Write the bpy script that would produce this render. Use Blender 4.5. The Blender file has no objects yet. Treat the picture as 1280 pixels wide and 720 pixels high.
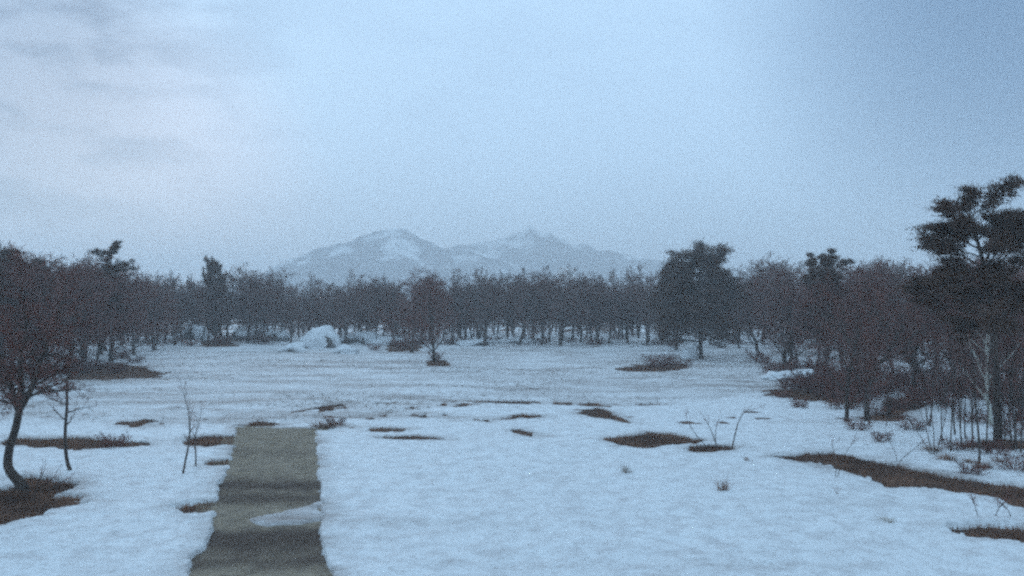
import bpy, math, random
import numpy as np
from mathutils import Vector
R = math.radians
S = bpy.context.scene
COL = S.collection

# ------------------------------------------------------------------ camera
CAMZ = 6.7
F = 1230.0            # focal length in pixels of the 1280 px wide photograph
HY = 385.0            # horizon row
cam = bpy.data.cameras.new("camera")
cam_o = bpy.data.objects.new("camera", cam); COL.objects.link(cam_o)
cam.lens = 36 * F / 1280
cam.sensor_width = 36
cam.clip_start = 0.1; cam.clip_end = 20000
cam_o.location = (0, 0, CAMZ)
cam_o.rotation_euler = (R(90) + math.atan((HY - 360) / F), 0, 0)
S.camera = cam_o

# ------------------------------------------------------------------ light, sky, exposure
SUN_EL, SUN_AZ = 9.0, -24.0      # low dawn light, soft behind overcast, ahead and to the left
w = bpy.data.worlds.new("World"); S.world = w; w.use_nodes = True
nt = w.node_tree; N = nt.nodes; L = nt.links
N.clear()
def node(kind, **kw):
    n = N.new(kind)
    for k, v in kw.items(): setattr(n, k, v)
    return n
def vmath(op, a, b):
    n = node("ShaderNodeVectorMath", operation=op)
    for i, v in enumerate((a, b)):
        if isinstance(v, tuple): n.inputs[i].default_value = v
        elif v is not None: L.new(v, n.inputs[i])
    return n
def ramp(src, lo, hi, tlo=0.0, thi=1.0):
    n = node("ShaderNodeMapRange", interpolation_type='SMOOTHSTEP')
    L.new(src, n.inputs[0])
    n.inputs[1].default_value = lo; n.inputs[2].default_value = hi
    n.inputs[3].default_value = tlo; n.inputs[4].default_value = thi
    return n.outputs[0]
def mixc(fac, a, b):
    n = node("ShaderNodeMix", data_type='RGBA')
    if isinstance(fac, float): n.inputs[0].default_value = fac
    else: L.new(fac, n.inputs[0])
    for i, v in ((6, a), (7, b)):
        if isinstance(v, tuple): n.inputs[i].default_value = (*v, 1)
        else: L.new(v, n.inputs[i])
    return n.outputs[2]
def unit(px, py):
    v = Vector(((px - 640) / F, 1, (HY - py) / F)).normalized()
    return tuple(v)
tc = node("ShaderNodeTexCoord")
DIR = tc.outputs["Generated"]
sky = node("ShaderNodeTexSky", sky_type='NISHITA', sun_disc=False)
sky.sun_elevation = R(SUN_EL); sky.sun_rotation = R(SUN_AZ)
sky.air_density = 1.0; sky.dust_density = 1.0; sky.ozone_density = 4.0
K = 10.0
def C(r, g, b): return (r * K, g * K, b * K)
def near(px, py, c0, c1):
    return ramp(vmath('DOT_PRODUCT', DIR, unit(px, py)).outputs["Value"], c0, c1)
def mul(a, b):
    n = node("ShaderNodeMath", operation='MULTIPLY')
    L.new(a, n.inputs[0])
    if isinstance(b, float): n.inputs[1].default_value = b
    else: L.new(b, n.inputs[1])
    return n.outputs[0]
def add(a, b):
    n = node("ShaderNodeMath", operation='ADD', use_clamp=True)
    L.new(a, n.inputs[0]); L.new(b, n.inputs[1])
    return n.outputs[0]
veil = mixc(near(560, 90, 0.70, 0.998), C(0.29, 0.435, 0.575), C(0.335, 0.485, 0.66))
veil = mixc(mul(near(1460, -40, 0.925, 0.995), 1.0), veil, C(0.06, 0.125, 0.235))
veil = mixc(near(90, 290, 0.965, 1.0), veil, C(0.47, 0.50, 0.61))
# cloud streaks, upper left
mp = node("ShaderNodeMapping"); L.new(DIR, mp.inputs[0])
mp.inputs["Rotation"].default_value = (0, R(12), 0)
mp.inputs["Scale"].default_value = (7, 3, 17)
cl = node("ShaderNodeTexNoise"); L.new(mp.outputs[0], cl.inputs["Vector"])
cl.inputs["Scale"].default_value = 1.15; cl.inputs["Detail"].default_value = 5; cl.inputs["Roughness"].default_value = 0.55
cm = ramp(cl.outputs["Fac"], 0.44, 0.62)
blob = near(-10, 50, 0.955, 0.998)
blob2 = near(-60, 40, 0.975, 1.0)
cf = add(mul(mul(cm, blob), 0.34), mul(blob2, 0.6))
cf = add(cf, mul(cm, 0.06))
veil = mixc(cf, veil, C(0.075, 0.115, 0.195))
bgc = mixc(0.92, sky.outputs[0], veil)
bg = node("ShaderNodeBackground"); bg.inputs[1].default_value = 0.1
L.new(bgc, bg.inputs[0])
wo = node("ShaderNodeOutputWorld"); L.new(bg.outputs[0], wo.inputs[0])

sun = bpy.data.lights.new("sun", 'SUN'); sun.energy = 0.5; sun.angle = R(35); sun.color = (1.0, 0.9, 0.86)
sun_o = bpy.data.objects.new("sun", sun); COL.objects.link(sun_o)
sd = Vector((math.sin(R(SUN_AZ)) * math.cos(R(SUN_EL)), math.cos(R(SUN_AZ)) * math.cos(R(SUN_EL)), math.sin(R(SUN_EL))))
sun_o.rotation_euler = sd.to_track_quat('Z', 'Y').to_euler()
sun_o.location = (-20, 30, 40)

S.view_settings.view_transform = 'Standard'
S.view_settings.look = 'None'
S.view_settings.gamma = 1.0
S.view_settings.exposure = 0.82
S.view_settings.use_curve_mapping = False
cy = S.cycles
cy.max_bounces = 9; cy.diffuse_bounces = 3; cy.volume_bounces = 6; cy.glossy_bounces = 2; cy.transparent_max_bounces = 8
cy.use_denoising = False        # the grain left over stands for the high-ISO grain of the photograph
cy.use_adaptive_sampling = True; cy.adaptive_threshold = 0.25; cy.adaptive_min_samples = 24
cy.filter_width = 2.6

# ------------------------------------------------------------------ helpers
def P(px, py):
    d = (CAMZ - 0.2) * F / (py - HY)
    return np.array(((px - 640) / F * d, d))
def X(px, d): return (px - 640) / F * d
def W(px, py, d, dy=0.0): return Vector((X(px, d), d + dy, CAMZ - (py - HY) / F * d))

def tag(o, label=None, cat=None, group=None, kind=None):
    if label: o["label"] = label
    if cat: o["category"] = cat
    if group: o["group"] = group
    if kind: o["kind"] = kind
    return o
def mesh_np(name, V, Fc, mat, smooth=False):
    """V (n,3), Fc (m,k) -> mesh datablock"""
    V = np.asarray(V, dtype=np.float32); Fc = np.asarray(Fc, dtype=np.int32)
    me = bpy.data.meshes.new(name)
    k = Fc.shape[1]
    me.vertices.add(len(V)); me.vertices.foreach_set("co", V.ravel())
    me.loops.add(Fc.size); me.loops.foreach_set("vertex_index", Fc.ravel())
    me.polygons.add(len(Fc)); me.polygons.foreach_set("loop_start", np.arange(0, Fc.size, k, dtype=np.int32))
    if smooth: me.polygons.foreach_set("use_smooth", np.ones(len(Fc), dtype=bool))
    me.materials.append(mat)
    me.update(calc_edges=True)
    return me
def link(name, me, parent=None, loc=None):
    o = bpy.data.objects.new(name, me); COL.objects.link(o)
    if parent: o.parent = parent
    if loc is not None: o.location = loc
    return o
def empty(name, loc, rz=0.0, sc=(1, 1, 1)):
    o = bpy.data.objects.new(name, None); COL.objects.link(o)
    o.location = loc; o.rotation_euler = (0, 0, rz); o.scale = sc
    o.empty_display_size = 0.3
    return o
def copy_tree(root, loc, rz, sc):
    r = root.copy(); COL.objects.link(r)
    r.location = loc; r.rotation_euler = (0, 0, rz); r.scale = sc
    for ch in list(root.children):
        c = ch.copy(); COL.objects.link(c); c.parent = r
    return r

def vnoise(x, y, seed=0):
    xi = np.floor(x).astype(np.int64); yi = np.floor(y).astype(np.int64)
    fx = x - xi; fy = y - yi
    fx = fx * fx * (3 - 2 * fx); fy = fy * fy * (3 - 2 * fy)
    def h(a, b):
        n = (a * 374761393 + b * 668265263 + seed * 974634777) & 0xffffffff
        n = ((n ^ (n >> 13)) * 1274126177) & 0xffffffff
        n = (n ^ (n >> 16)) & 0xffffffff
        return n / 4294967295.0 * 2 - 1
    a = h(xi, yi); b = h(xi + 1, yi); c = h(xi, yi + 1); d = h(xi + 1, yi + 1)
    return (a * (1 - fx) + b * fx) * (1 - fy) + (c * (1 - fx) + d * fx) * fy
def fbm(x, y, seed=0, oct=4):
    t = 0; a = 0.5
    for i in range(oct):
        t = t + a * vnoise(x * 2 ** i + 17.3 * i, y * 2 ** i - 9.1 * i, seed + i); a *= 0.5
    return t
def sstep(a, b, v):
    t = np.clip((v - a) / (b - a), 0, 1)
    return t * t * (3 - 2 * t)

# ------------------------------------------------------------------ materials
def material(name, base, rough=0.9):
    m = bpy.data.materials.new(name); m.use_nodes = True
    b = m.node_tree.nodes["Principled BSDF"]
    b.inputs["Base Color"].default_value = (*base, 1)
    b.inputs["Roughness"].default_value = rough
    b.inputs["Specular IOR Level"].default_value = 0.25
    return m, m.node_tree, b
def noise_mat(name, c0, c1, scale, rough=0.9, detail=4, lo=0.35, hi=0.65, stretch=(1, 1, 1), bump=0.0, bscale=None):
    m, t, b = material(name, c0, rough)
    n, l = t.nodes, t.links
    co = n.new("ShaderNodeTexCoord"); mp = n.new("ShaderNodeMapping"); mp.inputs["Scale"].default_value = stretch
    l.new(co.outputs["Object"], mp.inputs[0])
    nz = n.new("ShaderNodeTexNoise"); nz.inputs["Scale"].default_value = scale; nz.inputs["Detail"].default_value = detail
    l.new(mp.outputs[0], nz.inputs["Vector"])
    mr = n.new("ShaderNodeMapRange"); l.new(nz.outputs["Fac"], mr.inputs[0])
    mr.inputs[1].default_value = lo; mr.inputs[2].default_value = hi
    mx = n.new("ShaderNodeMix"); mx.data_type = 'RGBA'; l.new(mr.outputs[0], mx.inputs[0])
    mx.inputs[6].default_value = (*c0, 1); mx.inputs[7].default_value = (*c1, 1)
    l.new(mx.outputs[2], b.inputs["Base Color"])
    if bump:
        n2 = n.new("ShaderNodeTexNoise"); n2.inputs["Scale"].default_value = bscale or scale * 3; n2.inputs["Detail"].default_value = 5
        l.new(mp.outputs[0], n2.inputs["Vector"])
        bp = n.new("ShaderNodeBump"); bp.inputs["Strength"].default_value = bump; bp.inputs["Distance"].default_value = 0.05
        l.new(n2.outputs["Fac"], bp.inputs["Height"]); l.new(bp.outputs[0], b.inputs["Normal"])
    return m
M = {}
M['bark'] = noise_mat("bark", (0.095, 0.068, 0.055), (0.042, 0.032, 0.027), 6, stretch=(1, 1, 0.25), bump=0.6, bscale=30)
M['twig'] = noise_mat("twig_bark", (0.215, 0.086, 0.066), (0.115, 0.050, 0.042), 2)
M['twig_far'] = noise_mat("grey_twig_bark", (0.190, 0.098, 0.080), (0.115, 0.064, 0.055), 1.0)
M['birch'] = noise_mat("birch_bark", (0.50, 0.50, 0.44), (0.20, 0.19, 0.17), 5, lo=0.55, hi=0.7, stretch=(0.5, 0.5, 3))
M['needle'] = noise_mat("pine_needles", (0.068, 0.038, 0.026), (0.105, 0.056, 0.038), 1.5)
M['soil'] = noise_mat("wet_dead_grass_ground", (0.155, 0.080, 0.054), (0.055, 0.031, 0.022), 1.1, lo=0.3, hi=0.7, bump=0.8, bscale=12)
M['rock'] = noise_mat("boulder_stone", (0.16, 0.15, 0.14), (0.07, 0.065, 0.065), 1.2, bump=0.6, bscale=5)
M['cap'] = noise_mat("packed_snow", (0.84, 0.86, 0.88), (0.70, 0.72, 0.74), 1.2)
M['grass_brown'] = noise_mat("dead_brown_grass", (0.29, 0.155, 0.098), (0.095, 0.050, 0.034), 0.5)
M['grass_olive'] = noise_mat("dead_olive_grass", (0.41, 0.33, 0.24), (0.22, 0.168, 0.115), 0.5)
M['grass_dark'] = noise_mat("sodden_grass", (0.115, 0.080, 0.062), (0.055, 0.040, 0.032), 0.8)
M['grass_pale'] = noise_mat("pale_marsh_grass", (0.26, 0.20, 0.155), (0.13, 0.105, 0.09), 0.3)

def snow_material():
    m, t, b = material("snow_surface", (0.85, 0.87, 0.9), 0.7)
    n, l = t.nodes, t.links
    co = n.new("ShaderNodeTexCoord")
    def nz(scale, stretch, det, rough=0.55):
        mp = n.new("ShaderNodeMapping"); mp.inputs["Scale"].default_value = stretch
        l.new(co.outputs["Object"], mp.inputs[0])
        k = n.new("ShaderNodeTexNoise"); k.inputs["Scale"].default_value = scale
        k.inputs["Detail"].default_value = det; k.inputs["Roughness"].default_value = rough
        l.new(mp.outputs[0], k.inputs["Vector"]); return k.outputs["Fac"]
    def mr(src, a, c, lo=0., hi=1.):
        k = n.new("ShaderNodeMapRange"); l.new(src, k.inputs[0])
        for i, v in enumerate((a, c, lo, hi)): k.inputs[i + 1].default_value = v
        return k.outputs[0]
    def mix(fac, a, c):
        k = n.new("ShaderNodeMix"); k.data_type = 'RGBA'; l.new(fac, k.inputs[0])
        for i, v in ((6, a), (7, c)):
            if isinstance(v, tuple): k.inputs[i].default_value = (*v, 1)
            else: l.new(v, k.inputs[i])
        return k.outputs[2]
    def mm(op, a, c):
        k = n.new("ShaderNodeMath"); k.operation = op; k.use_clamp = True
        for i, v in enumerate((a, c)):
            if isinstance(v, float): k.inputs[i].default_value = v
            else: l.new(v, k.inputs[i])
        return k.outputs[0]
    at = n.new("ShaderNodeAttribute"); at.attribute_name = "thin"
    # old snow: slightly grey crust patches and litter
    crust = mr(nz(1.5, (1, 0.8, 1), 8, 0.75), 0.44, 0.64, 0, 0.9)
    c = mix(crust, (0.86, 0.88, 0.90), (0.62, 0.61, 0.62))
    litter = mr(nz(6.0, (1, 1, 1), 5), 0.56, 0.72, 0, 0.6)
    c = mix(litter, c, (0.40, 0.38, 0.37))
    # where the snow is thin the marsh grass comes through in drifts
    streak = mr(nz(0.22, (0.45, 1.0, 1), 7, 0.7), 0.42, 0.60)
    fine = mr(nz(1.5, (0.4, 1.0, 1), 5, 0.7), 0.42, 0.66)
    f = mm('MULTIPLY', at.outputs["Fac"], mm('ADD', mm('MULTIPLY', streak, 0.6), mm('MULTIPLY', fine, 0.45)))
    c = mix(f, c, (0.25, 0.205, 0.185))
    l.new(c, b.inputs["Base Color"])
    bp = n.new("ShaderNodeBump"); bp.inputs["Strength"].default_value = 0.9; bp.inputs["Distance"].default_value = 0.18
    l.new(nz(2.0, (1, 0.9, 1), 7, 0.65), bp.inputs["Height"]); l.new(bp.outputs[0], b.inputs["Normal"])
    return m
M['snow'] = snow_material()

def path_material():
    m, t, b = material("path_surface", (0.1, 0.09, 0.06), 0.85)
    n, l = t.nodes, t.links
    co = n.new("ShaderNodeTexCoord")
    k = n.new("ShaderNodeTexNoise"); k.inputs["Scale"].default_value = 2.2; k.inputs["Detail"].default_value = 6
    l.new(co.outputs["Object"], k.inputs["Vector"])
    mx = n.new("ShaderNodeMix"); mx.data_type = 'RGBA'
    mr = n.new("ShaderNodeMapRange"); mr.inputs[1].default_value = .35; mr.inputs[2].default_value = .65
    l.new(k.outputs["Fac"], mr.inputs[0]); l.new(mr.outputs[0], mx.inputs[0])
    mx.inputs[6].default_value = (0.34, 0.275, 0.20, 1); mx.inputs[7].default_value = (0.20, 0.165, 0.13, 1)
    at = n.new("ShaderNodeAttribute"); at.attribute_name = "damp"
    m2 = n.new("ShaderNodeMix"); m2.data_type = 'RGBA'; l.new(at.outputs["Fac"], m2.inputs[0])
    l.new(mx.outputs[2], m2.inputs[6]); m2.inputs[7].default_value = (0.070, 0.048, 0.036, 1)
    l.new(m2.outputs[2], b.inputs["Base Color"])
    bp = n.new("ShaderNodeBump"); bp.inputs["Strength"].default_value = 0.7; bp.inputs["Distance"].default_value = 0.06
    k2 = n.new("ShaderNodeTexNoise"); k2.inputs["Scale"].default_value = 9; k2.inputs["Detail"].default_value = 5
    l.new(co.outputs["Object"], k2.inputs["Vector"])
    l.new(k2.outputs["Fac"], bp.inputs["Height"]); l.new(bp.outputs[0], b.inputs["Normal"])
    return m
M['path'] = path_material()

# ------------------------------------------------------------------ terrain
def base(x, y):
    b = 0.16 * fbm(x / 14, y / 14, 3, 3) * sstep(10, 25, y)
    crest = 69.5 + 8.0 * sstep(12, 20, x)
    b = b - 0.32 * sstep(-0.4, 2.6, y - crest) * sstep(-9, 1, x) * (1 - sstep(120, 165, y))
    b = b + 0.5 * sstep(150, 185, y) * (1 + fbm(x / 9, y / 9, 8, 3))        # low banks under the far trees
    b = b + 0.5 * fbm(x / 11, y / 11, 12, 3) * sstep(16, 26, x - (y - 60) * 0.05) * sstep(50, 62, y)
    return b

PATCH = [   # melted patches as traced outlines (photo px), raggedness, kind
    ([(975,568),(1040,562),(1090,571),(1150,585),(1215,597),(1290,607),(1330,612),(1330,640),(1280,628),(1200,613),(1150,606),(1105,606),(1080,592),(1040,579)], 0.5),
    ([(752,546),(790,541),(812,537),(850,543),(884,547),(850,551),(800,555),(778,553)], 0.35),
    ([(718,513),(745,508),(756,511),(762,517),(790,525),(745,518)], 0.4),
    ([(-60,606),(0,604),(45,605),(115,621),(75,632),(40,641),(0,651),(-60,655)], 0.5),
    ([(1190,655),(1225,649),(1290,654),(1320,656),(1320,676),(1270,670),(1215,663)], 0.4),
    ([(15,545),(90,544),(170,547),(182,552),(90,557),(15,553)], 0.5),
    ([(150,525),(180,520),(205,524),(180,531)], 0.4),
    ([(225,549),(262,541),(296,540),(300,552),(262,554)], 0.4),
    ([(225,628),(255,622),(276,622),(276,634),(250,634)], 0.35),
    ([(260,573),(290,570),(292,578),(268,578)], 0.3),
    ([(486,511),(520,506),(560,503),(600,503),(575,506),(530,509)], 0.35),
    ([(500,518),(535,514),(560,516),(612,521),(645,520),(612,524),(560,521),(525,520)], 0.35),
    ([(440,517),(462,515),(482,517),(462,520)], 0.35),
    ([(362,512),(400,506),(436,502),(430,508),(400,512)], 0.4),
    ([(560,500),(640,499),(760,502),(830,503),(760,504.5),(650,502)], 0.3),
    ([(640,519),(660,516),(690,518),(660,520)], 0.2),
    ([(470,543),(520,541),(560,546),(515,546)], 0.12),
    ([(300,527),(325,523),(355,525),(340,530),(305,530)], 0.4),
    ([(392,531),(420,525),(445,531),(415,534)], 0.3),
    ([(445,532),(480,532),(520,533),(500,536),(460,535)], 0.3),
    ([(90,458),(140,452),(205,462),(195,470),(140,472),(85,472)], 0.9),
    ([(955,484),(990,480),(1062,488),(1070,500),(1010,497),(960,492)], 0.9),
    ([(1085,520),(1110,502),(1150,488),(1175,490),(1150,505),(1115,516)], 0.7),
    ([(775,455),(810,450),(855,450),(850,457),(800,458)], 0.9),
    ([(1195,552),(1225,546),(1275,545),(1330,548),(1330,560),(1270,558),(1215,557)], 0.4),
    ([(862,557),(885,553),(915,554),(922,559),(890,562),(865,561)], 0.3),
    ([(12,604),(25,592),(60,592),(90,600),(80,612),(20,612)], 0.4),
    ([(640,534),(665,538),(680,542),(668,543),(645,538)], 0.2),
    ([(540,449),(552,449),(556,455),(540,455)], 0.3),
    ([(258,429),(285,428),(290,433),(262,434)], 0.5),
    ([(490,432),(516,430),(516,437),(495,438)], 0.5),
]
PATH_L = [(297,529),(296,545),(293,556),(288,578),(277,602),(272,625),(268,646),(263,672),(238,690),(243,720),(200,800),(120,930),(-40,1200)]
PATH_R = [(395,531),(397,560),(398,590),(402,615),(406,640),(403,655),(405,690),(413,700),(414,720),(420,800),(425,930),(440,1200)]
PATH_POLY = PATH_L + PATH_R[::-1]
REMNANT = [(314,640),(345,633),(380,626),(402,621),(407,643),(372,648),(335,651),(315,650)]

def poly_sd(poly, x, y):
    """signed distance, negative inside"""
    n = len(poly); d = np.full(x.shape, 1e9); ins = np.zeros(x.shape, bool)
    for i in range(n):
        ax, ay = poly[i]; bx, by = poly[(i + 1) % n]
        ex, ey = bx - ax, by - ay
        t = np.clip(((x - ax) * ex + (y - ay) * ey) / (ex * ex + ey * ey + 1e-9), 0, 1)
        d = np.minimum(d, np.hypot(x - ax - t * ex, y - ay - t * ey))
        c = ((ay > y) != (by > y)) & (x < (bx - ax) * (y - ay) / (by - ay + 1e-12) + ax)
        ins ^= c
    return np.where(ins, -d, d)
POLYS = [(np.array([P(*q) for q in p]), r) for p, r in PATCH]
PATHW = np.array([P(*q) for q in PATH_POLY]); REMW = np.array([P(*q) for q in REMNANT])

def melt(x, y):
    m = np.zeros(x.shape); thin = np.zeros(x.shape)
    def apply(poly, rag, wd, nscale, grow_=0.0, soft=False):
        lo = poly.min(0) - 3; hi = poly.max(0) + 3
        idx = np.nonzero((x > lo[0]) & (x < hi[0]) & (y > lo[1]) & (y < hi[1]))[0]
        if not len(idx): return
        px, py = x[idx], y[idx]
        sd = poly_sd(poly, px, py) + rag * fbm(px / nscale, py / (nscale * 1.6), 21, 4) + rag * 0.9 * fbm(px / (nscale * 0.35), py / (nscale * 0.6), 25, 3) - grow_
        thin[idx] = np.maximum(thin[idx], sstep(0.9 + rag, -0.1, sd) * 0.9)
        mv = sstep(wd, -wd, sd)
        if soft: mv = mv * sstep(-0.22, 0.12, fbm(px / 0.8, py / 2.2, 29, 3))     # grass tips and snow crumbs mixed
        m[idx] = np.maximum(m[idx], mv)
    for poly, rag in POLYS:
        d = poly[:, 1].mean()
        apply(poly, rag * (0.75 + d / 80), 0.10 + d * 0.0018, 0.9 + d / 60, 0.06 + max(0, d - 62) * 0.008, d > 51.5 and poly[0][0] < 3.0 and d < 100)
    apply(PATHW, 0.17, 0.07, 0.7)
    lo = REMW.min(0) - 2; hi = REMW.max(0) + 2
    idx = np.nonzero((x > lo[0]) & (x < hi[0]) & (y > lo[1]) & (y < hi[1]))[0]
    rem = np.zeros(x.shape)
    if len(idx):
        sd = poly_sd(REMW, x[idx], y[idx]) + 0.35 * fbm(x[idx] / 0.8, y[idx] / 0.8, 5, 4)
        rem[idx] = sstep(0.15, -0.25, sd)
    m = np.minimum(m, 1 - rem)
    return m, rem, thin
def thin_of(x, y):
    crest = 69.5 + 8.0 * sstep(12, 20, x) - 13 * sstep(2, -14, x)
    t = sstep(-1.0, 1.5, y - crest)
    t = t * (0.78 + 0.6 * fbm(x / 20, y / 7, 33, 3))
    t = np.maximum(t, 0.30 * sstep(0.15, 0.5, fbm(x / 9, y / 2.5, 40, 4)))
    return np.clip(t * (1 - 0.6 * sstep(150, 175, y)), 0, 1)
def snow_z(x, y):
    m, rem, thin = melt(x, y)
    near_f = np.clip(1.4 - y / 120, 0.25, 1)
    bumps = 0.085 * fbm(x / 1.7, y / 1.7, 50, 4) * near_f + 0.05 * fbm(x / 5, y / 5, 60, 2)
    depth = (0.05 + 0.13 * sstep(62, 26, y)) * (1 - 0.3 * rem)
    z = base(x, y) + depth + bumps * (1 - m) * (1 - 0.6 * rem)
    return z - m * (depth + 0.13), m, thin
def H(x, y):
    """top of whatever lies on the ground at one point"""
    a = np.array([float(x)]); b = np.array([float(y)])
    z = snow_z(a, b)[0]
    return float(max(z[0], base(a, b)[0]))

def polar_sheet(name, mat, rows, dense, zfun, label):
    # columns: fine in front, coarse behind
    ang = np.concatenate([np.linspace(-32, 32, dense), np.linspace(33, 327, 100)])
    a = np.radians(ang)
    rr, aa = np.meshgrid(rows, a, indexing='ij')
    x = (rr * np.sin(aa)).ravel(); y = (rr * np.cos(aa)).ravel()
    z, att = zfun(x, y)
    nr, nc = rr.shape
    i = np.arange(nr - 1)[:, None]; j = np.arange(nc)[None, :]; j2 = (j + 1) % nc
    f = np.stack([i * nc + j, i * nc + j2, (i + 1) * nc + j2, (i + 1) * nc + j], -1).reshape(-1, 4)
    me = mesh_np(name, np.stack([x, y, z], 1), f[:, ::-1], mat, True)
    for k, v in att.items():
        at = me.attributes.new(k, 'FLOAT', 'POINT'); at.data.foreach_set("value", v.astype(np.float32))
    o = link(name, me)
    return tag(o, label, None, None, 'structure')
def rows_of(r1, r2, q):
    n = int(math.log(r2 / r1) / math.log(q)); return r1 * q ** np.arange(n + 1)
rows = np.concatenate([np.linspace(1.5, 17.8, 26), rows_of(18, 250, 1.0048), rows_of(256, 4300, 1.06)])
def zs(x, y):
    z, m, th = snow_z(x, y)
    return z, {"thin": np.maximum(thin_of(x, y), th)}
polar_sheet("snow_field", M['snow'], rows, 860, zs, "wide field of old snow lying between the woods")
rows_g = np.concatenate([np.linspace(1.5, 17, 8), rows_of(18, 250, 1.02), rows_of(260, 4300, 1.15)])
polar_sheet("ground", M['soil'], rows_g, 260, lambda x, y: (base(x, y), {}), "dark bare ground showing where the snow has melted")

# the mown grass path in its trench of snow
ys = rows_of(4, 56.6, 1.006)
PL = np.array([P(*q) for q in PATH_L]); PR = np.array([P(*q) for q in PATH_R])
xl = np.interp(ys, PL[::-1, 1], PL[::-1, 0]) - 0.7; xr = np.interp(ys, PR[::-1, 1], PR[::-1, 0]) + 0.7
u = np.linspace(0, 1, 40)
xx = xl[:, None] * (1 - u) + xr[:, None] * u; yy = np.repeat(ys[:, None], 40, 1)
xf, yf = xx.ravel(), yy.ravel()
def rowpx(y): return HY + (CAMZ - 0.2) * F / y
pr = rowpx(yf + 0.8 * fbm(xf / 1.2, yf / 2.5, 70, 3))
def band(c, wd): return np.exp(-((pr - c) / wd) ** 2)
damp = 0.95 * band(600, 8) + 0.75 * band(617, 8) + 1.0 * band(668, 15) + 0.7 * band(692, 9) + 0.3 * band(560, 6) + 0.55 * band(655, 8) + 0.5 * band(760, 20)
damp = np.clip(damp + 0.3 * fbm(xf / 0.9, yf / 1.5, 77, 4), 0, 1)
zz = base(xf, yf) + 0.025 + 0.03 * fbm(xf / 0.5, yf / 0.5, 71, 3)
nr, nc = xx.shape
i = np.arange(nr - 1)[:, None]; j = np.arange(nc - 1)[None, :]
f = np.stack([i * nc + j, i * nc + j + 1, (i + 1) * nc + j + 1, (i + 1) * nc + j], -1).reshape(-1, 4)
me = mesh_np("path", np.stack([xf, yf, zz], 1), f, M['path'], True)
at = me.attributes.new("damp", 'FLOAT', 'POINT'); at.data.foreach_set("value", damp.astype(np.float32))
tag(link("path", me), "straight grassy path cleared of snow, with dark damp bands", None, None, 'structure')

# ------------------------------------------------------------------ mountains
def mountain_mat(name, c_forest, c_snow, lo, hi, zlo, zhi):
    m, t, b = material(name, c_forest, 1.0)
    n, l = t.nodes, t.links
    co = n.new("ShaderNodeTexCoord")
    mp = n.new("ShaderNodeMapping"); mp.inputs["Scale"].default_value = (1, 1, 0.35); l.new(co.outputs["Object"], mp.inputs[0])
    k = n.new("ShaderNodeTexNoise"); k.inputs["Scale"].default_value = 0.016; k.inputs["Detail"].default_value = 9; k.inputs["Roughness"].default_value = 0.65
    l.new(mp.outputs[0], k.inputs["Vector"])
    sx = n.new("ShaderNodeSeparateXYZ"); l.new(co.outputs["Object"], sx.inputs[0])
    hz = n.new("ShaderNodeMapRange"); l.new(sx.outputs[2], hz.inputs[0]); hz.inputs[1].default_value = zlo; hz.inputs[2].default_value = zhi
    hz.inputs[3].default_value = -0.10; hz.inputs[4].default_value = 0.10
    ad = n.new("ShaderNodeMath"); ad.operation = 'ADD'; l.new(k.outputs["Fac"], ad.inputs[0]); l.new(hz.outputs[0], ad.inputs[1])
    mr = n.new("ShaderNodeMapRange"); l.new(ad.outputs[0], mr.inputs[0]); mr.inputs[1].default_value = lo; mr.inputs[2].default_value = hi
    mx = n.new("ShaderNodeMix"); mx.data_type = 'RGBA'; l.new(mr.outputs[0], mx.inputs[0])
    mx.inputs[6].default_value = (*c_forest, 1); mx.inputs[7].default_value = (*c_snow, 1)
    l.new(mx.outputs[2], b.inputs["Base Color"])
    return m
def mountain(name, D, prof, depth, mat, label, seed):
    px = np.array([p[0] for p in prof], float); py = np.array([p[1] for p in prof], float)
    wx = X(px, D); wz = CAMZ + (HY - py) / F * D
    xs = np.linspace(wx[0], wx[-1], 260); vs = np.linspace(-1, 1, 120)
    gx, gv = np.meshgrid(xs, vs)
    h = np.interp(gx, wx, wz)
    rid = 1 - np.abs(fbm(gx / 150 + gv * 0.5, gv * 1.3, seed, 5)) * 2
    fall = np.clip(1 - np.abs(gv), 0, 1)
    z = h * (fall ** 0.75) * (1 - 0.30 * (1 - rid) * np.clip(np.abs(gv) * 3, 0, 1)) + 7 * fbm(gx / 30, gv * 9, seed + 5, 4) * np.clip(fall * 3, 0, 1) * np.clip(h / 60, 0, 1)
    z = z - 3
    V = np.stack([gx.ravel(), (D + gv * depth).ravel(), z.ravel()], 1)
    nr, nc = gx.shape
    i = np.arange(nr - 1)[:, None]; j = np.arange(nc - 1)[None, :]
    f = np.stack([i * nc + j, i * nc + j + 1, (i + 1) * nc + j + 1, (i + 1) * nc + j], -1).reshape(-1, 4)
    o = link(name, mesh_np(name, V, f, mat, True))
    return tag(o, label, None, None, 'structure')
MA = mountain_mat("wooded_mountain_side", (0.035, 0.055, 0.080), (0.82, 0.85, 0.88), 0.50, 0.60, 20, 175)
MB_ = mountain_mat("snowy_mountain_side", (0.05, 0.075, 0.10), (0.84, 0.86, 0.88), 0.52, 0.62, 20, 190)
mountain("mountain", 1800, [(230,386),(270,366),(300,352),(340,333),(370,321),(400,310),(440,298),(470,288),(488,282.5),(500,280),(509,282),(518,289),(530,298),(548,306),(565,307),(585,309),(620,318),(660,330),(700,342),(760,356),(830,372),(900,386)], 330, MA,
         "nearer peaked mountain with dark wooded slopes and snow streaks", 90)
mountain("mountain", 2000, [(400,388),(470,350),(530,318),(565,306),(590,303),(620,298),(634,293),(640,287),(652,288),(662,281),(668,282),(676,288),(688,287),(694,294),(705,294),(716,303),(730,303),(745,310),(765,312),(800,321),(850,328),(920,336),(1010,350),(1120,386)], 420, MB_,
         "paler broad snowy mountain behind and right of the peaked one", 131)

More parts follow.
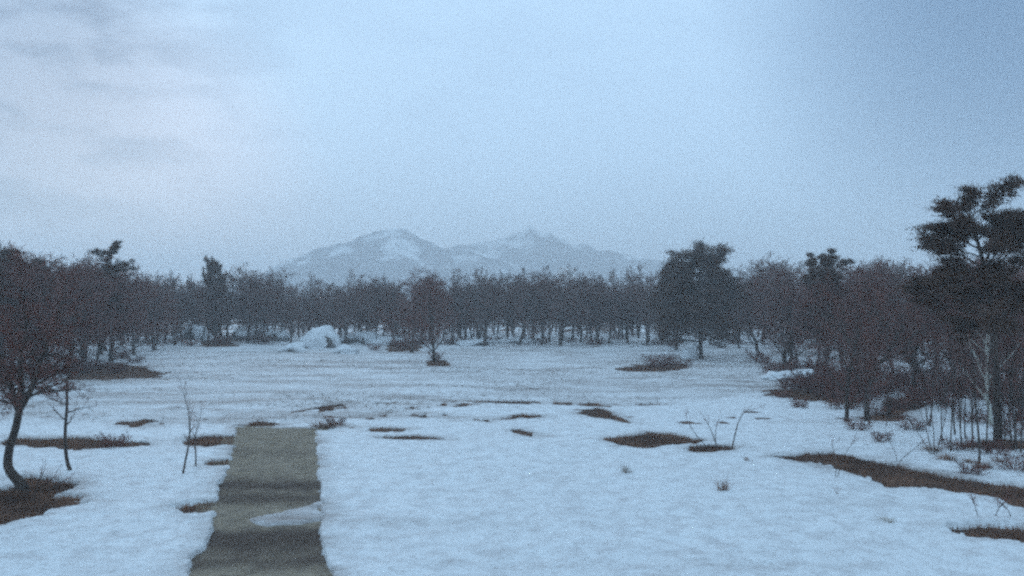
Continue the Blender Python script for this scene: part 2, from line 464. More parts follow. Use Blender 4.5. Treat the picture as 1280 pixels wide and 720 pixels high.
# ------------------------------------------------------------------ haze
hm = bpy.data.materials.new("haze_air"); hm.use_nodes = True
hn = hm.node_tree.nodes; hn.clear()
pv = hn.new("ShaderNodeVolumePrincipled"); pv.inputs["Color"].default_value = (0.955, 0.98, 1.0, 1)
pv.inputs["Density"].default_value = 0.00082; pv.inputs["Anisotropy"].default_value = 0.15
ho = hn.new("ShaderNodeOutputMaterial"); hm.node_tree.links.new(pv.outputs[0], ho.inputs["Volume"])
s_ = 4500.0
hv = [(sx * s_, sy * s_, z) for z in (-2.5, 205.0) for sx, sy in ((-1, -1), (1, -1), (1, 1), (-1, 1))]
hf = [(0, 3, 2, 1), (4, 5, 6, 7), (0, 1, 5, 4), (1, 2, 6, 5), (2, 3, 7, 6), (3, 0, 4, 7)]
hz_o = link("haze", mesh_np("haze", hv, hf, hm))
tag(hz_o, "thin blue dawn haze over the whole valley", None, None, 'stuff')

# ------------------------------------------------------------------ tree generator
def tubes(segs, sides):
    """segs: list of (p, q, r0, r1) -> verts, quads"""
    A = np.array([(*p, *q, r0, r1) for p, q, r0, r1 in segs], dtype=np.float64)
    p, q, r0, r1 = A[:, :3], A[:, 3:6], A[:, 6], A[:, 7]
    d = q - p; ln = np.linalg.norm(d, axis=1, keepdims=True) + 1e-9; d = d / ln
    q = q + d * (r1 * 0.35)[:, None]
    ax = np.where(np.abs(d[:, 2:3]) < 0.9, np.array([[0., 0, 1]]), np.array([[1., 0, 0]]))
    u = np.cross(d, ax); u /= np.linalg.norm(u, axis=1, keepdims=True); v = np.cross(d, u)
    n = len(A); V = np.zeros((n, 2, sides, 3))
    for k in range(sides):
        a = 2 * math.pi * k / sides
        o = u * math.cos(a) + v * math.sin(a)
        V[:, 0, k] = p + o * r0[:, None]; V[:, 1, k] = q + o * r1[:, None]
    b = (np.arange(n) * 2 * sides)[:, None]; k = np.arange(sides)[None, :]; k2 = (k + 1) % sides
    f = np.stack([b + k, b + k2, b + sides + k2, b + sides + k], -1).reshape(-1, 4)
    return V.reshape(-1, 3), f
def tube_mesh(name, segs, sides, mat):
    V, f = tubes(segs, sides); return mesh_np(name, V, f, mat, sides > 4)

class Style:
    def __init__(s, **k):
        s.n = [8, 6, 4, 3, 2]; s.kids = [11, 7, 6, 4]; s.start = [0.2, 0.15, 0.1, 0.1]
        s.ang = [58, 45, 42, 40]; s.ratio = [0.62, 0.55, 0.52, 0.55]; s.wig = [0.10, 0.17, 0.2, 0.22, 0.25]
        s.trop = [0.05, 0.07, 0.04, 0.02, 0.0]; s.rr = 0.52; s.tipr = 0.010; s.maxlev = 4; s.taper = 0.75; s.topshape = 0.55
        s.__dict__.update(k)
def grow(rng, st, p, d, Lh, r, lev, out, tips=None):
    n = st.n[lev]; pts = [(p.copy(), d.copy(), r)]
    for i in range(n):
        g = st.wig[lev]
        d = d + Vector((rng.gauss(0, g), rng.gauss(0, g), rng.gauss(0, g * 0.7) + st.trop[lev])); d.normalize()
        q = p + d * (Lh / n)
        r1 = max(pts[0][2] * (1 - st.taper * (i + 1) / n), st.tipr * 0.6)
        out[lev].append((p, q, pts[-1][2], r1)); p = q
        pts.append((q.copy(), d.copy(), r1))
    if lev >= st.maxlev:
        if tips is not None: tips.append((p, d))
        return
    k = st.kids[lev]; a0 = rng.uniform(0, 6.28)
    for c in range(k):
        t = st.start[lev] + (1 - st.start[lev]) * (c + rng.random()) / k
        f = t * n; i = min(int(f), n - 1); fr = f - i
        P0 = pts[i][0].lerp(pts[i + 1][0], fr); D0 = pts[i + 1][1]; R0 = pts[i][2] * (1 - fr) + pts[i + 1][2] * fr
        ref = Vector((1, 0, 0)) if abs(D0.x) < 0.8 else Vector((0, 1, 0))
        U = D0.cross(ref).normalized(); Vv = D0.cross(U)
        a0 += 2.4 + rng.uniform(-0.5, 0.5)
        an = R(st.ang[lev] + rng.gauss(0, 9)) * (1.05 - 0.35 * t)
        nd = D0 * math.cos(an) + (U * math.cos(a0) + Vv * math.sin(a0)) * math.sin(an); nd.normalize()
        ll = Lh * st.ratio[lev] * (1.0 - st.topshape * t) * rng.uniform(0.7, 1.15)
        grow(rng, st, P0, nd, ll, max(R0 * st.rr * rng.uniform(0.8, 1.1), st.tipr), lev + 1, out, tips)
    if tips is not None and lev >= st.maxlev - 1: tips.append((p, d))

def tree_parts(out, split, bark, twig, tag_):
    """limbs up to level split are the trunk mesh, the finer wood is the crown"""
    big = [s for l in range(split) for s in out[l]]
    fine = [s for l in range(split, len(out)) for s in out[l]]
    return (tube_mesh("trunk_" + tag_, big, 7, bark), tube_mesh("crown_" + tag_, fine, 3, twig))
PROTO = {}
def proto_bare(key, seed, Hh, st, r, twig='twig', lean=(0, 0)):
    rng = random.Random(seed); out = [[] for _ in range(6)]
    grow(rng, st, Vector((0, 0, -0.15)), Vector((lean[0], lean[1], 1)).normalized(), Hh * 0.86, r, 0, out)
    # root flare
    out[0].append((Vector((0, 0, -0.3)), Vector((0, 0, 0.35)), r * 1.5, r * 0.98))
    PROTO[key] = (tree_parts(out, 2, M['bark'], M[twig], key), Hh)
def needles(tips, rng, per, ln, wd, spread):
    n = len(tips) * per
    P0 = np.repeat(np.array([tuple(t[0]) for t in tips]), per, 0); D0 = np.repeat(np.array([tuple(t[1]) for t in tips]), per, 0)
    rs = np.random.RandomState(rng.randint(0, 99999))
    P0 = P0 + rs.normal(0, spread, (n, 3)) * np.array([1, 1, 0.42]) - D0 * rs.uniform(0, spread * 1.2, (n, 1))
    d = D0 * 0.6 + rs.normal(0, 0.6, (n, 3)) + np.array([0, 0, 0.25]); d /= np.linalg.norm(d, axis=1, keepdims=True)
    s = np.cross(d, rs.normal(0, 1, (n, 3))); s /= np.linalg.norm(s, axis=1, keepdims=True)
    l = ln * rs.uniform(0.6, 1.3, (n, 1)); wv = s * wd
    V = np.stack([P0 - wv, P0 + wv, P0 + d * l], 1).reshape(-1, 3)
    return V, np.arange(n * 3).reshape(-1, 3)
def proto_pine(key, seed, Hh, st, r, per=14, ln=0.24, wd=0.028, spread=0.17, lean=(0, 0)):
    rng = random.Random(seed); out = [[] for _ in range(6)]; tips = []
    grow(rng, st, Vector((0, 0, -0.15)), Vector((lean[0], lean[1], 1)).normalized(), Hh * 0.93, r, 0, out, tips)
    out[0].append((Vector((0, 0, -0.3)), Vector((0, 0, 0.35)), r * 1.45, r * 0.98))
    wood = [s for l in range(st.maxlev + 1) for s in out[l]]
    V, f = needles(tips, rng, per, ln, wd, spread)
    PROTO[key] = ((tube_mesh("trunk_" + key, wood, 6, M['bark']), mesh_np("crown_" + key, V, f, M['needle'])), Hh)

broad = dict(kids=[17, 10, 8, 5])
for i, sd_ in enumerate((11, 23, 37, 41)):
    proto_bare('broad%d' % i, sd_, 10.0, Style(start=[0.13, 0.12, 0.1, 0.1], ratio=[0.66, 0.58, 0.52, 0.55], tipr=0.014, topshape=0.45, **broad), 0.21, 'twig', (0.10 * (-1) ** i, 0.05))
for i, sd_ in enumerate((111, 123, 137, 141, 155)):
    proto_bare('far%d' % i, sd_, 10.0, Style(kids=[15 + i, 9, 8, 5], start=[(0.24, .18, .3, .2, .26)[i], 0.12, 0.1, 0.1], ratio=[(.60, .48, .66, .42, .55)[i], 0.56, 0.52, 0.55], tipr=0.016, topshape=(.35, .6, .5, .55, .3)[i], ang=[(62, 48, 70, 42, 52)[i], 45, 42, 40]), 0.2, 'twig_far', (0.12 * (i - 2), 0.05))
for i, sd_ in enumerate((211, 223, 237)):
    proto_bare('near%d' % i, sd_, 10.0, Style(kids=[14, 8, 7, 4], start=[0.15, 0.12, 0.1, 0.1], ratio=[.62, .58, .52, .55], tipr=0.009, topshape=.45, wig=[.14, .2, .22, .22, .25]), 0.22, 'twig', (0.15 * (i - 1), 0.0))
for i, sd_ in enumerate((53, 67, 71)):
    proto_bare('tall%d' % i, sd_, 12.0, Style(kids=[19, 9, 7, 4], ang=[46, 42, 40, 40], ratio=[0.46, 0.54, 0.5, 0.55], start=[0.18, .12, .1, .1], tipr=0.014), 0.19, 'twig_far', (0.03, -0.02))
for i, sd_ in enumerate((83, 97)):
    proto_bare('slim%d' % i, sd_, 6.0, Style(kids=[9, 5, 4, 0], maxlev=3, ang=[34, 38, 38, 40], ratio=[0.42, 0.5, 0.5, .5], start=[0.30, .15, .1, .1], tipr=0.007, wig=[.06, .12, .16, .2, .2]), 0.065, 'twig', (0.05 - 0.1 * i, 0))
pine_open = dict(maxlev=3, kids=[17, 7, 5, 0], ang=[76, 48, 42, 40], ratio=[0.36, 0.48, 0.45, .4], start=[0.42, 0.30, 0.25, .1], trop=[0.03, 0.03, 0.05, 0.06, 0], wig=[0.05, 0.14, 0.16, 0.2, .2], tipr=0.014, topshape=0.45, taper=0.72)
proto_pine('pine0', 5, 14.0, Style(**{**pine_open, 'start': [0.50, .25, .2, .1], 'kids': [27, 10, 6, 0], 'ang': [84, 52, 44, 40], 'topshape': .62, 'ratio': [.42, .48, .45, .4], 'trop': [.05, -.01, .03, .05, 0]}), 0.24, per=24, spread=0.20, ln=.22, wd=.024)
proto_pine('pine1', 19, 14.0, Style(**{**pine_open, 'start': [0.30, .25, .2, .1], 'kids': [19, 7, 5, 0]}), 0.22, per=34, spread=0.22, lean=(0.08, 0))
proto_pine('pine2', 29, 12.0, Style(**{**pine_open, 'start': [0.16, .2, .2, .1], 'kids': [24, 8, 5, 0], 'ang': [62, 48, 42, 40], 'ratio': [0.52, .5, .45, .4], 'topshape': 0.42}), 0.26, per=44, spread=0.27, ln=0.28, wd=0.034)

proto_pine('dome', 61, 12.0, Style(maxlev=3, kids=[30, 10, 5, 0], ang=[80, 50, 44, 40], ratio=[0.62, .5, .45, .4], start=[0.17, .2, .2, .1], trop=[0.03, 0.06, 0.05, 0.05, 0], wig=[.06, .15, .17, .2, .2], tipr=.014, topshape=0.50, taper=.8), 0.26, per=34, spread=0.34, ln=0.28, wd=0.034)

def plant(kind, x, y, Ht, label, cat, group=None, rz=None, wide=1.0, name='bare_tree', rng=random.Random(2)):
    (tm, cm), H0 = PROTO[kind]; s = Ht / H0
    o = empty(name, (x, y, H(x, y) - 0.05), rng.uniform(0, 6.28) if rz is None else rz, (s * wide, s * wide, s))
    link("trunk", tm, o); link("crown", cm, o)
    return tag(o, label, cat, group)

def htop(py, d): return CAMZ + (HY - py) / F * d     # world height that shows at photo row py

rng = random.Random(77)
BR = ['broad0', 'broad1', 'broad2', 'broad3']; TL = ['tall0', 'tall1', 'tall2']; FAR = ['far%d' % i for i in range(5)]; NE = ['near0', 'near1', 'near2']
def spot(px, by): d = (CAMZ - 0.2) * F / (by - HY); return X(px, d), d

# far treeline -----------------------------------------------------
G1, L1_ = "bare trees of the far treeline", "bare brown tree in the dense treeline beyond the snowfield, below the mountains"
for ri, (d, step) in enumerate(((171, 4.3), (178, 4.6), (187, 4.6), (198, 5.0), (211, 5.6))):
    x = X(150, d)
    while x < X(965, d):
        xx_ = x + rng.uniform(-1.4, 1.4); dd = d + rng.uniform(-3.5, 3.5)
        px = 640 + xx_ / dd * F
        top = 364 + 5 * math.sin(px * 0.037) + 6 * math.sin(px * 0.0137 + 2) + rng.choice((-13, -6, -2, 2, 4, 7)) + rng.uniform(-3, 3)
        plant(rng.choice(FAR), xx_, dd, htop(top, dd), L1_, "tree", G1, wide=rng.uniform(0.85, 1.4), rng=rng)
        x += step
G2, L2_ = "taller pale trees behind the far treeline", "tall pale bare tree rising hazily above the far treeline"
for px, top in ((172, 346), (190, 340), (224, 337), (243, 346), (398, 341), (425, 335), (575, 338), (603, 334), (622, 338), (770, 340), (790, 335), (938, 322), (958, 326), (985, 328), (1005, 326)):
    d = rng.uniform(232, 250); plant(rng.choice(TL), X(px, d), d, htop(top, d), L2_, "tree", G2, wide=rng.uniform(0.9, 1.15), rng=rng)
# the wood behind reads as one closed mass of twigs
def wood_mass(name, spots, label, mat):
    Vs, Fs, off = [], [], 0
    pr_ = []
    for q in range(4):
        rg = random.Random(200 + q); out = [[] for _ in range(6)]
        grow(rg, Style(kids=[15, 9, 7, 0], maxlev=3, start=[.2, .1, .1, .1], ratio=[.55, .58, .52, .5], tipr=0.026, n=[6, 4, 3, 3, 2], topshape=.4), Vector((0, 0, -.1)), Vector((0, 0, 1)), 8.8, .2, 0, out)
        pr_.append(tubes([s for l in out for s in l], 3))
    for x, d, h in spots:
        V, f = pr_[rng.randrange(4)]; a = rng.uniform(0, 6.28); s = h / 10; c, sn = math.cos(a) * s * 1.25, math.sin(a) * s * 1.25
        Q = np.stack([V[:, 0] * c - V[:, 1] * sn + x, V[:, 0] * sn + V[:, 1] * c + d, V[:, 2] * s + H(x, d)], 1)
        Vs.append(Q); Fs.append(f + off); off += len(V)
    o = link(name, mesh_np(name, np.concatenate(Vs), np.concatenate(Fs), mat))
    tag(o, label, None, None, 'stuff')
sp = []
for d, step in ((221, 4.5), (232, 4.5), (246, 5)):
    x = X(120, d)
    while x < X(1010, d):
        px = 640 + x / d * F
        sp.append((x + rng.uniform(-1, 1), d + rng.uniform(-4, 4), htop(364 + rng.uniform(-5, 7), d))); x += step
wood_mass("far_wood", sp, "closed mass of bare wood behind the far treeline", M['twig_far'])
sp = []
for d, step in ((175, 5), (190, 5), (205, 5)):
    x = X(960, d)
    while x < X(1400, d):
        sp.append((x + rng.uniform(-1, 1), d + rng.uniform(-4, 4), htop(338 + rng.uniform(-3, 8), d))); x += step
    x = X(-130, d)
    while x < X(150, d):
        sp.append((x + rng.uniform(-1, 1), d + rng.uniform(-4, 4), htop(345 + rng.uniform(-4, 8), d))); x += step
wood_mass("far_wood", sp, "closed mass of bare wood behind the two side woods", M['twig_far'])
# left wood ---------------------------------------------------------
G3, L3_ = "bare trees of the wood on the left", "dark bare tree in the wood crowding the left edge of the snowfield"
for d, step, lim in ((92, 5.5, 70), (101, 5, 105), (112, 5, 150), (124, 5, 170), (138, 5.5, 180), (152, 5.5, 190)):
    x = X(-90, d)
    while x < X(lim, d):
        xx_ = x + rng.uniform(-1.5, 1.5); dd = d + rng.uniform(-3, 3); px = 640 + xx_ / dd * F
        top = float(np.interp(px, [-90, 0, 40, 70, 95, 125, 150, 168], [310, 316, 322, 340, 332, 320, 338, 354])) + rng.uniform(-4, 14)
        plant(rng.choice(BR), xx_, dd, htop(top, dd), L3_, "tree", G3, wide=rng.uniform(1.1, 1.45), rng=rng)
        x += step
# right wood --------------------------------------------------------
G4, L4_ = "bare trees of the wood on the right", "brown bare tree in the wood along the right side of the snowfield"
def front(px):
    return float(np.interp(px, [930, 960, 1000, 1060, 1110, 1180, 1240, 1400], [134, 108, 88, 66, 70, 64, 60, 58]))
for d, step in ((61, 4.2), (67, 4.2), (74, 4.5), (82, 4.5), (91, 5), (101, 5), (113, 5), (127, 5.5), (142, 6), (158, 6)):
    x = X(935, d)
    while x < X(1370, d):
        xx_ = x + rng.uniform(-1.4, 1.4); dd = d + rng.uniform(-2.5, 2.5); px = 640 + xx_ / dd * F
        x += step
        if dd < front(px): continue
        top = float(np.interp(px, [930, 960, 1000, 1080, 1140, 1280], [352, 344, 338, 340, 336, 330])) + rng.uniform(-5, 14)
        plant(rng.choice(NE + NE + BR + TL), xx_, dd, htop(top, dd), L4_, "tree", G4, wide=rng.uniform(1.05, 1.4), rng=rng)

# trees that stand out ----------------------------------------------
def one(kind, px, by, top, label, cat="tree", name='bare_tree', wide=1.0, rz=None, d=None):
    if d is None: x, d = spot(px, by)
    else: x = X(px, d)
    return plant(kind, x, d, htop(top, d) - H(x, d), label, cat, None, rz, wide, name, rng)
one('pine0', 1245, 556, 240, "tall pine with layered branches standing above the right-hand wood", "pine", 'pine_tree', 1.2, 0.6)
one('dome', 876, 444, 322, "broad round-crowned dark pine standing forward of the far treeline", "pine", 'pine_tree', 1.12, 1.0)
one('pine2', 845, 436, 338, "lower dark tree with leaning stem at the left foot of the round-crowned pine", "pine", 'pine_tree', 1.0, 2.2)
one('pine1', 1022, 478, 319, "left one of two dark pine tops poking out of the right wood", "pine", 'pine_tree', 0.8, 2.0, d=105)
one('pine1', 1053, 478, 317, "right one of two dark pine tops poking out of the right wood", "pine", 'pine_tree', 0.85, 4.4, d=100)
one('dome', 271, 431, 333, "dark round-topped tree rising alone above the treeline left of the mountain", "pine", 'pine_tree', 0.42, 0.4)
one('pine1', 122, 452, 304, "tall double-topped dark tree above the wood on the left", "pine", 'pine_tree', 0.75, 1.4)
one('pine1', 46, 470, 322, "dark pine with level branches in the left wood", "pine", 'pine_tree', 1.15, 3.3, d=96)
one('pine1', 4, 470, 303, "tallest dark pine at the very left edge of the left wood", "pine", 'pine_tree', 0.95, 5.2, d=90)
one('broad1', 543, 451, 350, "bare tree with dark ivied foot standing forward of the far treeline", wide=1.05)
one('broad0', 515, 440, 345, "broad bare tree left of the ivied tree before the far treeline", wide=1.1)
one('near1', 1083, 523, 352, "forked bare tree at the edge of the right wood beside the dark grassy bank", wide=1.0, rz=2.0)
one('near2', 1057, 524, 372, "shorter bare tree just left of the forked tree at the right wood edge", wide=0.85, rz=0.3)

# birch showing pale behind the tall pine
(tm, cmesh), H0 = PROTO['tall1']
tm2 = tm.copy(); tm2.materials.clear(); tm2.materials.append(M['birch'])
x, d = X(1237, 58), 58
s = (htop(335, d)) / H0
o = empty("birch_tree", (x, d, H(x, d) - 0.05), 1.2, (s * 0.9, s * 0.9, s))
link("trunk", tm2, o); link("crown", cmesh, o)
tag(o, "pale-barked birch standing just behind the tall pine", "birch")

# crooked tree by the left edge --------------------------------------
def skeleton_tree(name, d, lines, st, seed, label, cat, ztop_lean=0.0):
    """lines: list of polylines [(px, py, r, dy)] in the tree's own plane; branches grow from all but the bole"""
    rg = random.Random(seed); out = [[] for _ in range(6)]
    b0 = lines[0][0]; ox = X(b0[0], d); oz = H(ox, d) - 0.05
    org = Vector((ox, d, W(b0[0], b0[1], d).z))
    for li, ln in enumerate(lines):
        pts = [(W(q[0], q[1], d, q[3]) - org, q[2]) for q in ln]
        # resample smoothly
        fine = []
        for a in range(len(pts) - 1):
            p0 = pts[max(a - 1, 0)][0]; p1, r1 = pts[a]; p2, r2 = pts[a + 1]; p3 = pts[min(a + 2, len(pts) - 1)][0]
            for k in range(4):
                t = k / 4
                q = 0.5 * ((2 * p1) + (p2 - p0) * t + (2 * p0 - 5 * p1 + 4 * p2 - p3) * t * t + (3 * p1 - p0 - 3 * p2 + p3) * t ** 3)
                fine.append((q, r1 + (r2 - r1) * t))
        fine.append(pts[-1])
        for a in range(len(fine) - 1):
            out[0].append((fine[a][0], fine[a + 1][0], fine[a][1], fine[a + 1][1]))
        if li > 0 or len(lines) == 1:
            m = len(fine); a0 = rg.uniform(0, 6)
            nk = st.kids[0]
            for c in range(nk):
                t = st.start[0] + (1 - st.start[0]) * (c + rg.random()) / nk
                a = min(int(t * (m - 1)), m - 2)
                D0 = (fine[a + 1][0] - fine[a][0]).normalized(); P0 = fine[a][0]
                U = D0.cross(Vector((0.3, 1, 0.1))).normalized(); Vv = D0.cross(U); a0 += 2.4
                an = R(st.ang[0] + rg.gauss(0, 12))
                nd = (D0 * math.cos(an) + (U * math.cos(a0) + Vv * math.sin(a0)) * math.sin(an)).normalized()
                ll = st.len0 * (1 - 0.4 * t) * rg.uniform(0.6, 1.2)
                grow(rg, st, P0, nd, ll, max(fine[a][1] * 0.5, st.tipr), 1, out)
            grow(rg, st, fine[-1][0], (fine[-1][0] - fine[-2][0]).normalized(), st.len0, fine[-1][1], 1, out)
    o = empty(name, (ox, d, oz))
    a, b = tree_parts(out, 2, M['bark'], M['twig'], name)
    link("trunk", a, o); link("crown", b, o)
    return tag(o, label, cat)
st = Style(kids=[13, 10, 7, 5], ang=[66, 46, 42, 40], start=[0.15, .1, .1, .1], ratio=[.6, .55, .52, .55], tipr=0.007, trop=[0, 0.02, 0.0, 0, 0], len0=2.1)
skeleton_tree("crooked_tree", 36.2, [
    [(32, 607, .27, 0), (27, 594, .20, 0), (11, 576, .165, .1), (12, 552, .15, .1), (21, 527, .14, 0), (25, 506, .13, 0)],
    [(25, 506, .11, 0), (14, 490, .11, .3), (2, 465, .09, .6), (-18, 430, .06, .9), (-30, 395, .03, 1)],
    [(25, 506, .11, 0), (38, 487, .11, -.2), (52, 464, .09, -.4), (62, 435, .07, -.5), (80, 402, .03, -.6)],
    [(24, 500, .12, 0), (26, 470, .10, .1), (22, 440, .08, .2), (30, 405, .06, .2), (24, 372, .03, .3)]],
    st, 4, "crooked dark tree with forked bole on the bare patch at the left edge", "tree")
st2 = Style(kids=[11, 6, 5, 4], ang=[52, 44, 42, 40], start=[0.45, .15, .1, .1], maxlev=3, tipr=0.006, trop=[0, 0.03, 0, 0, 0], len0=1.5)
skeleton_tree("slim_tree", 40.0, [[(90, 587, .085, 0), (85, 570, .075, 0), (83, 540, .065, 0), (85, 505, .055, 0), (84, 470, .04, .1), (92, 430, .02, .1)]],
    st2, 9, "slim bare tree with curved stem right of the crooked tree", "tree")
st3 = Style(kids=[8, 5, 4, 3], ang=[36, 40, 40, 40], start=[0.35, .15, .1, .1], maxlev=3, tipr=0.005, len0=0.9)
skeleton_tree("sapling", 39.3, [[(230, 589, .045, 0), (234, 568, .04, 0), (238, 545, .032, 0), (236, 515, .02, .1), (230, 490, .01, .1)]],
    st3, 12, "leaning bare sapling left of the path, the larger of a close pair", "sapling")
skeleton_tree("sapling", 41.0, [[(246, 581, .035, 0), (246, 565, .03, 0), (245, 545, .025, 0), (249, 525, .012, .1)]],
    st3, 14, "short upright sapling, the one nearer the path of a close pair", "sapling")

# ------------------------------------------------------------------ shrubs and grass clumps
def blades(rs, n, rad, h, wd, lean):
    a = rs.uniform(0, 6.283, n); rr = rad * np.sqrt(rs.uniform(0, 1, n))
    b = np.stack([rr * np.cos(a), rr * np.sin(a), np.full(n, -0.03)], 1)
    t = b + np.stack([rs.normal(0, lean, n) + 0.5 * b[:, 0], rs.normal(0, lean, n) + 0.5 * b[:, 1], h * rs.uniform(0.5, 1.1, n)], 1)
    s = np.stack([np.cos(a + 1.3), np.sin(a + 1.3), np.zeros(n)], 1) * wd
    V = np.stack([b - s, b + s, t], 1).reshape(-1, 3)
    return V, np.arange(n * 3).reshape(-1, 3)
def tuft(px, by, rad, h, label, mat='grass_brown', n=160, seed=1, group=None):
    x, d = spot(px, by); V, f = blades(np.random.RandomState(seed), n, rad, h, 0.008, h * 0.35)
    o = link("grass_tuft", mesh_np("grass_tuft", V, f, M[mat]), None, (x, d, H(x, d)))
    return tag(o, label, "grass tuft", group)
tuft(783, 590, .22, .42, "sparse dry tuft standing in clean snow below the dark diamond patch", 'grass_pale', 60, 3)
tuft(903, 612, .20, .55, "dry brown weed clump in the snow below the hooked shrub", 'grass_brown', 90, 4)
tuft(932, 573, .12, .22, "tiny dark tuft in the snow right of the hooked shrub's foot", 'grass_brown', 50, 5)
tuft(1108, 648, .25, .18, "low pale grass clump in the snow below the long melted ditch", 'grass_olive', 70, 6)
tuft(1163, 562, .42, .36, "brown clump at the feet of the thin stems, farthest left on the ditch bank", 'grass_brown', 240, 7)
tuft(1183, 574, .42, .36, "large brown clump on the ditch bank, second from the left", 'grass_brown', 240, 8)
tuft(1208, 576, .28, .26, "small brown clump on the ditch bank between larger ones", 'grass_brown', 140, 9)
tuft(1226, 583, .38, .38, "brown clump lowest on the ditch bank, below the pale birch", 'grass_brown', 220, 10)
tuft(1247, 575, .25, .26, "small brown clump below the foot of the tall pine", 'grass_brown', 120, 11)
tuft(406, 530, .7, .55, "dark bushy clump at the far right corner of the path", 'grass_brown', 420, 12)
tuft(1044, 616, .06, .5, "thin dry weed stalks standing before the long melted ditch", 'grass_brown', 12, 13)
tuft(668, 592, .14, .10, "faint low grass tips in open snow right of the path", 'grass_pale', 30, 15)

def shrub(name, d, stems, label, cat, seed, tipr=0.006, kids=(6, 4, 3), len0=0.6, ang=38):
    """each stem a part, the fine twigs another"""
    rg = random.Random(seed); ox = X(stems[0][0][0], d); org = Vector((ox, d, W(stems[0][0][0], stems[0][0][1], d).z))
    o = empty(name, (ox, d, H(ox, d) - 0.04)); tw = [[] for _ in range(6)]
    st = Style(kids=[kids[0], kids[0], kids[1], kids[2]], ang=[ang] * 4, maxlev=3, tipr=tipr, n=[5, 4, 3, 2, 2])
    for sx in stems:
        pts = [W(q[0], q[1], d, q[3]) - org for q in sx]; rs_ = [q[2] for q in sx]
        segs = [(pts[a], pts[a + 1], rs_[a], rs_[a + 1]) for a in range(len(pts) - 1)]
        link("stem", tube_mesh("stem", segs, 6, M['bark']), o)
        for c in range(kids[0]):
            a = rg.randrange(len(pts) // 2, len(pts)); a = min(a, len(pts) - 2)
            D0 = (pts[a + 1] - pts[a]).normalized(); q = pts[a].lerp(pts[a + 1], rg.random())
            nd = (D0 + Vector((rg.gauss(0, .5), rg.gauss(0, .5), rg.gauss(0, .3) + .15))).normalized()
            grow(rg, st, q, nd, len0 * rg.uniform(.5, 1.1), rs_[a] * .55, 2, tw)
        grow(rg, st, pts[-1], (pts[-1] - pts[-2]).normalized(), len0, rs_[-1], 2, tw)
    link("twigs", tube_mesh("twigs", [s for l in tw for s in l], 3, M['twig']), o)
    return tag(o, label, cat)
shrub("bare_shrub", 46.6, [
    [(897, 557, .03, 0), (893, 545, .025, 0), (888, 532, .02, 0), (882, 521, .012, 0)],
    [(896, 557, .025, 0), (894, 545, .02, .1), (895, 533, .015, .2), (897, 524, .01, .2)],
    [(886, 556, .02, 0), (875, 545, .018, -.1), (865, 533, .014, -.2), (857, 519, .008, -.2)],
    [(914, 556, .035, 0), (917, 542, .03, 0), (921, 526, .026, 0), (926, 514, .022, 0), (932, 508, .018, 0), (942, 506, .01, 0)]],
    "bare shrub of four thin stems, one bent over like a hook, on open snow", "shrub", 31, kids=(4, 3, 2))
shrub("bare_shrub", 38.0, [
    [(1043, 590, .014, 0), (1044, 575, .012, 0), (1041, 560, .010, 0), (1039, 545, .006, 0)],
    [(1045, 592, .012, 0), (1050, 572, .010, 0), (1058, 556, .008, 0), (1066, 545, .005, 0)]],
    "two spindly crossing stems rising from the upper end of the long ditch", "shrub", 33, kids=(4, 3, 2), len0=.4)
shrub("bare_shrub", 42.0, [
    [(1122, 576, .018, 0), (1131, 567, .016, 0), (1143, 558, .012, 0), (1152, 550, .008, 0)],
    [(1120, 577, .014, 0), (1117, 563, .012, 0), (1111, 549, .010, 0), (1106, 536, .006, 0)]],
    "leaning sticks growing from the upper lip of the long ditch", "shrub", 35, kids=(3, 3, 2), len0=.4)
shrub("bare_shrub", 44.0, [
    [(1164, 562, .025, 0), (1158, 535, .02, 0), (1150, 508, .014, .1), (1143, 488, .008, .1)],
    [(1166, 562, .025, 0), (1167, 535, .02, .1), (1164, 505, .014, .1), (1165, 485, .008, .1)],
    [(1168, 562, .02, 0), (1175, 536, .018, 0), (1181, 512, .012, 0), (1184, 492, .008, 0)],
    [(1162, 562, .02, 0), (1150, 540, .016, 0), (1137, 520, .012, 0), (1128, 500, .008, 0)]],
    "fan of long thin stems on the ditch bank, farthest left of the bank's stems", "shrub", 37, kids=(6, 4, 3), len0=.9)
shrub("bare_shrub", 36.0, [
    [(42, 612, .02, 0), (58, 600, .016, 0), (70, 590, .01, 0)],
    [(46, 612, .02, 0), (66, 606, .016, 0), (80, 597, .01, 0)],
    [(44, 612, .02, 0), (50, 597, .016, 0), (56, 585, .01, 0)]],
    "low tangle of twigs at the right foot of the crooked tree", "shrub", 39, kids=(5, 4, 3), len0=.6)
shrub("bare_shrub", 31.0, [
    [(1220, 656, .014, 0), (1217, 645, .012, 0), (1213, 632, .006, 0)],
    [(1240, 658, .014, 0), (1246, 645, .012, 0), (1254, 636, .006, 0)],
    [(1262, 660, .014, 0), (1258, 648, .012, 0), (1250, 640, .006, 0)],
    [(1275, 662, .014, 0), (1280, 648, .012, 0), (1288, 638, .006, 0)]],
    "low tangled brush on the small melted patch in the lower right corner", "shrub", 43, kids=(7, 4, 3), len0=.55, ang=50)

# slender stems of the right wood edge
G5, L5_ = "slender young trees along the ditch bank", "slender young tree standing between the tall pine and the ditch"
for px, by, top in ((1187, 562, 440), (1200, 556, 425), (1214, 560, 430), (1222, 578, 415), (1232, 566, 410), (1262, 560, 420), (1274, 566, 430), (1205, 545, 430), (1176, 548, 440), (1192, 540, 420), (1158, 528, 430), (1290, 560, 420)):
    x, d = spot(px, by)
    plant(rng.choice(['slim0', 'slim1']), x, d, htop(top, d) + 0.4, L5_, "sapling", G5, wide=rng.uniform(0.6, 0.85), name='sapling', rng=rng)

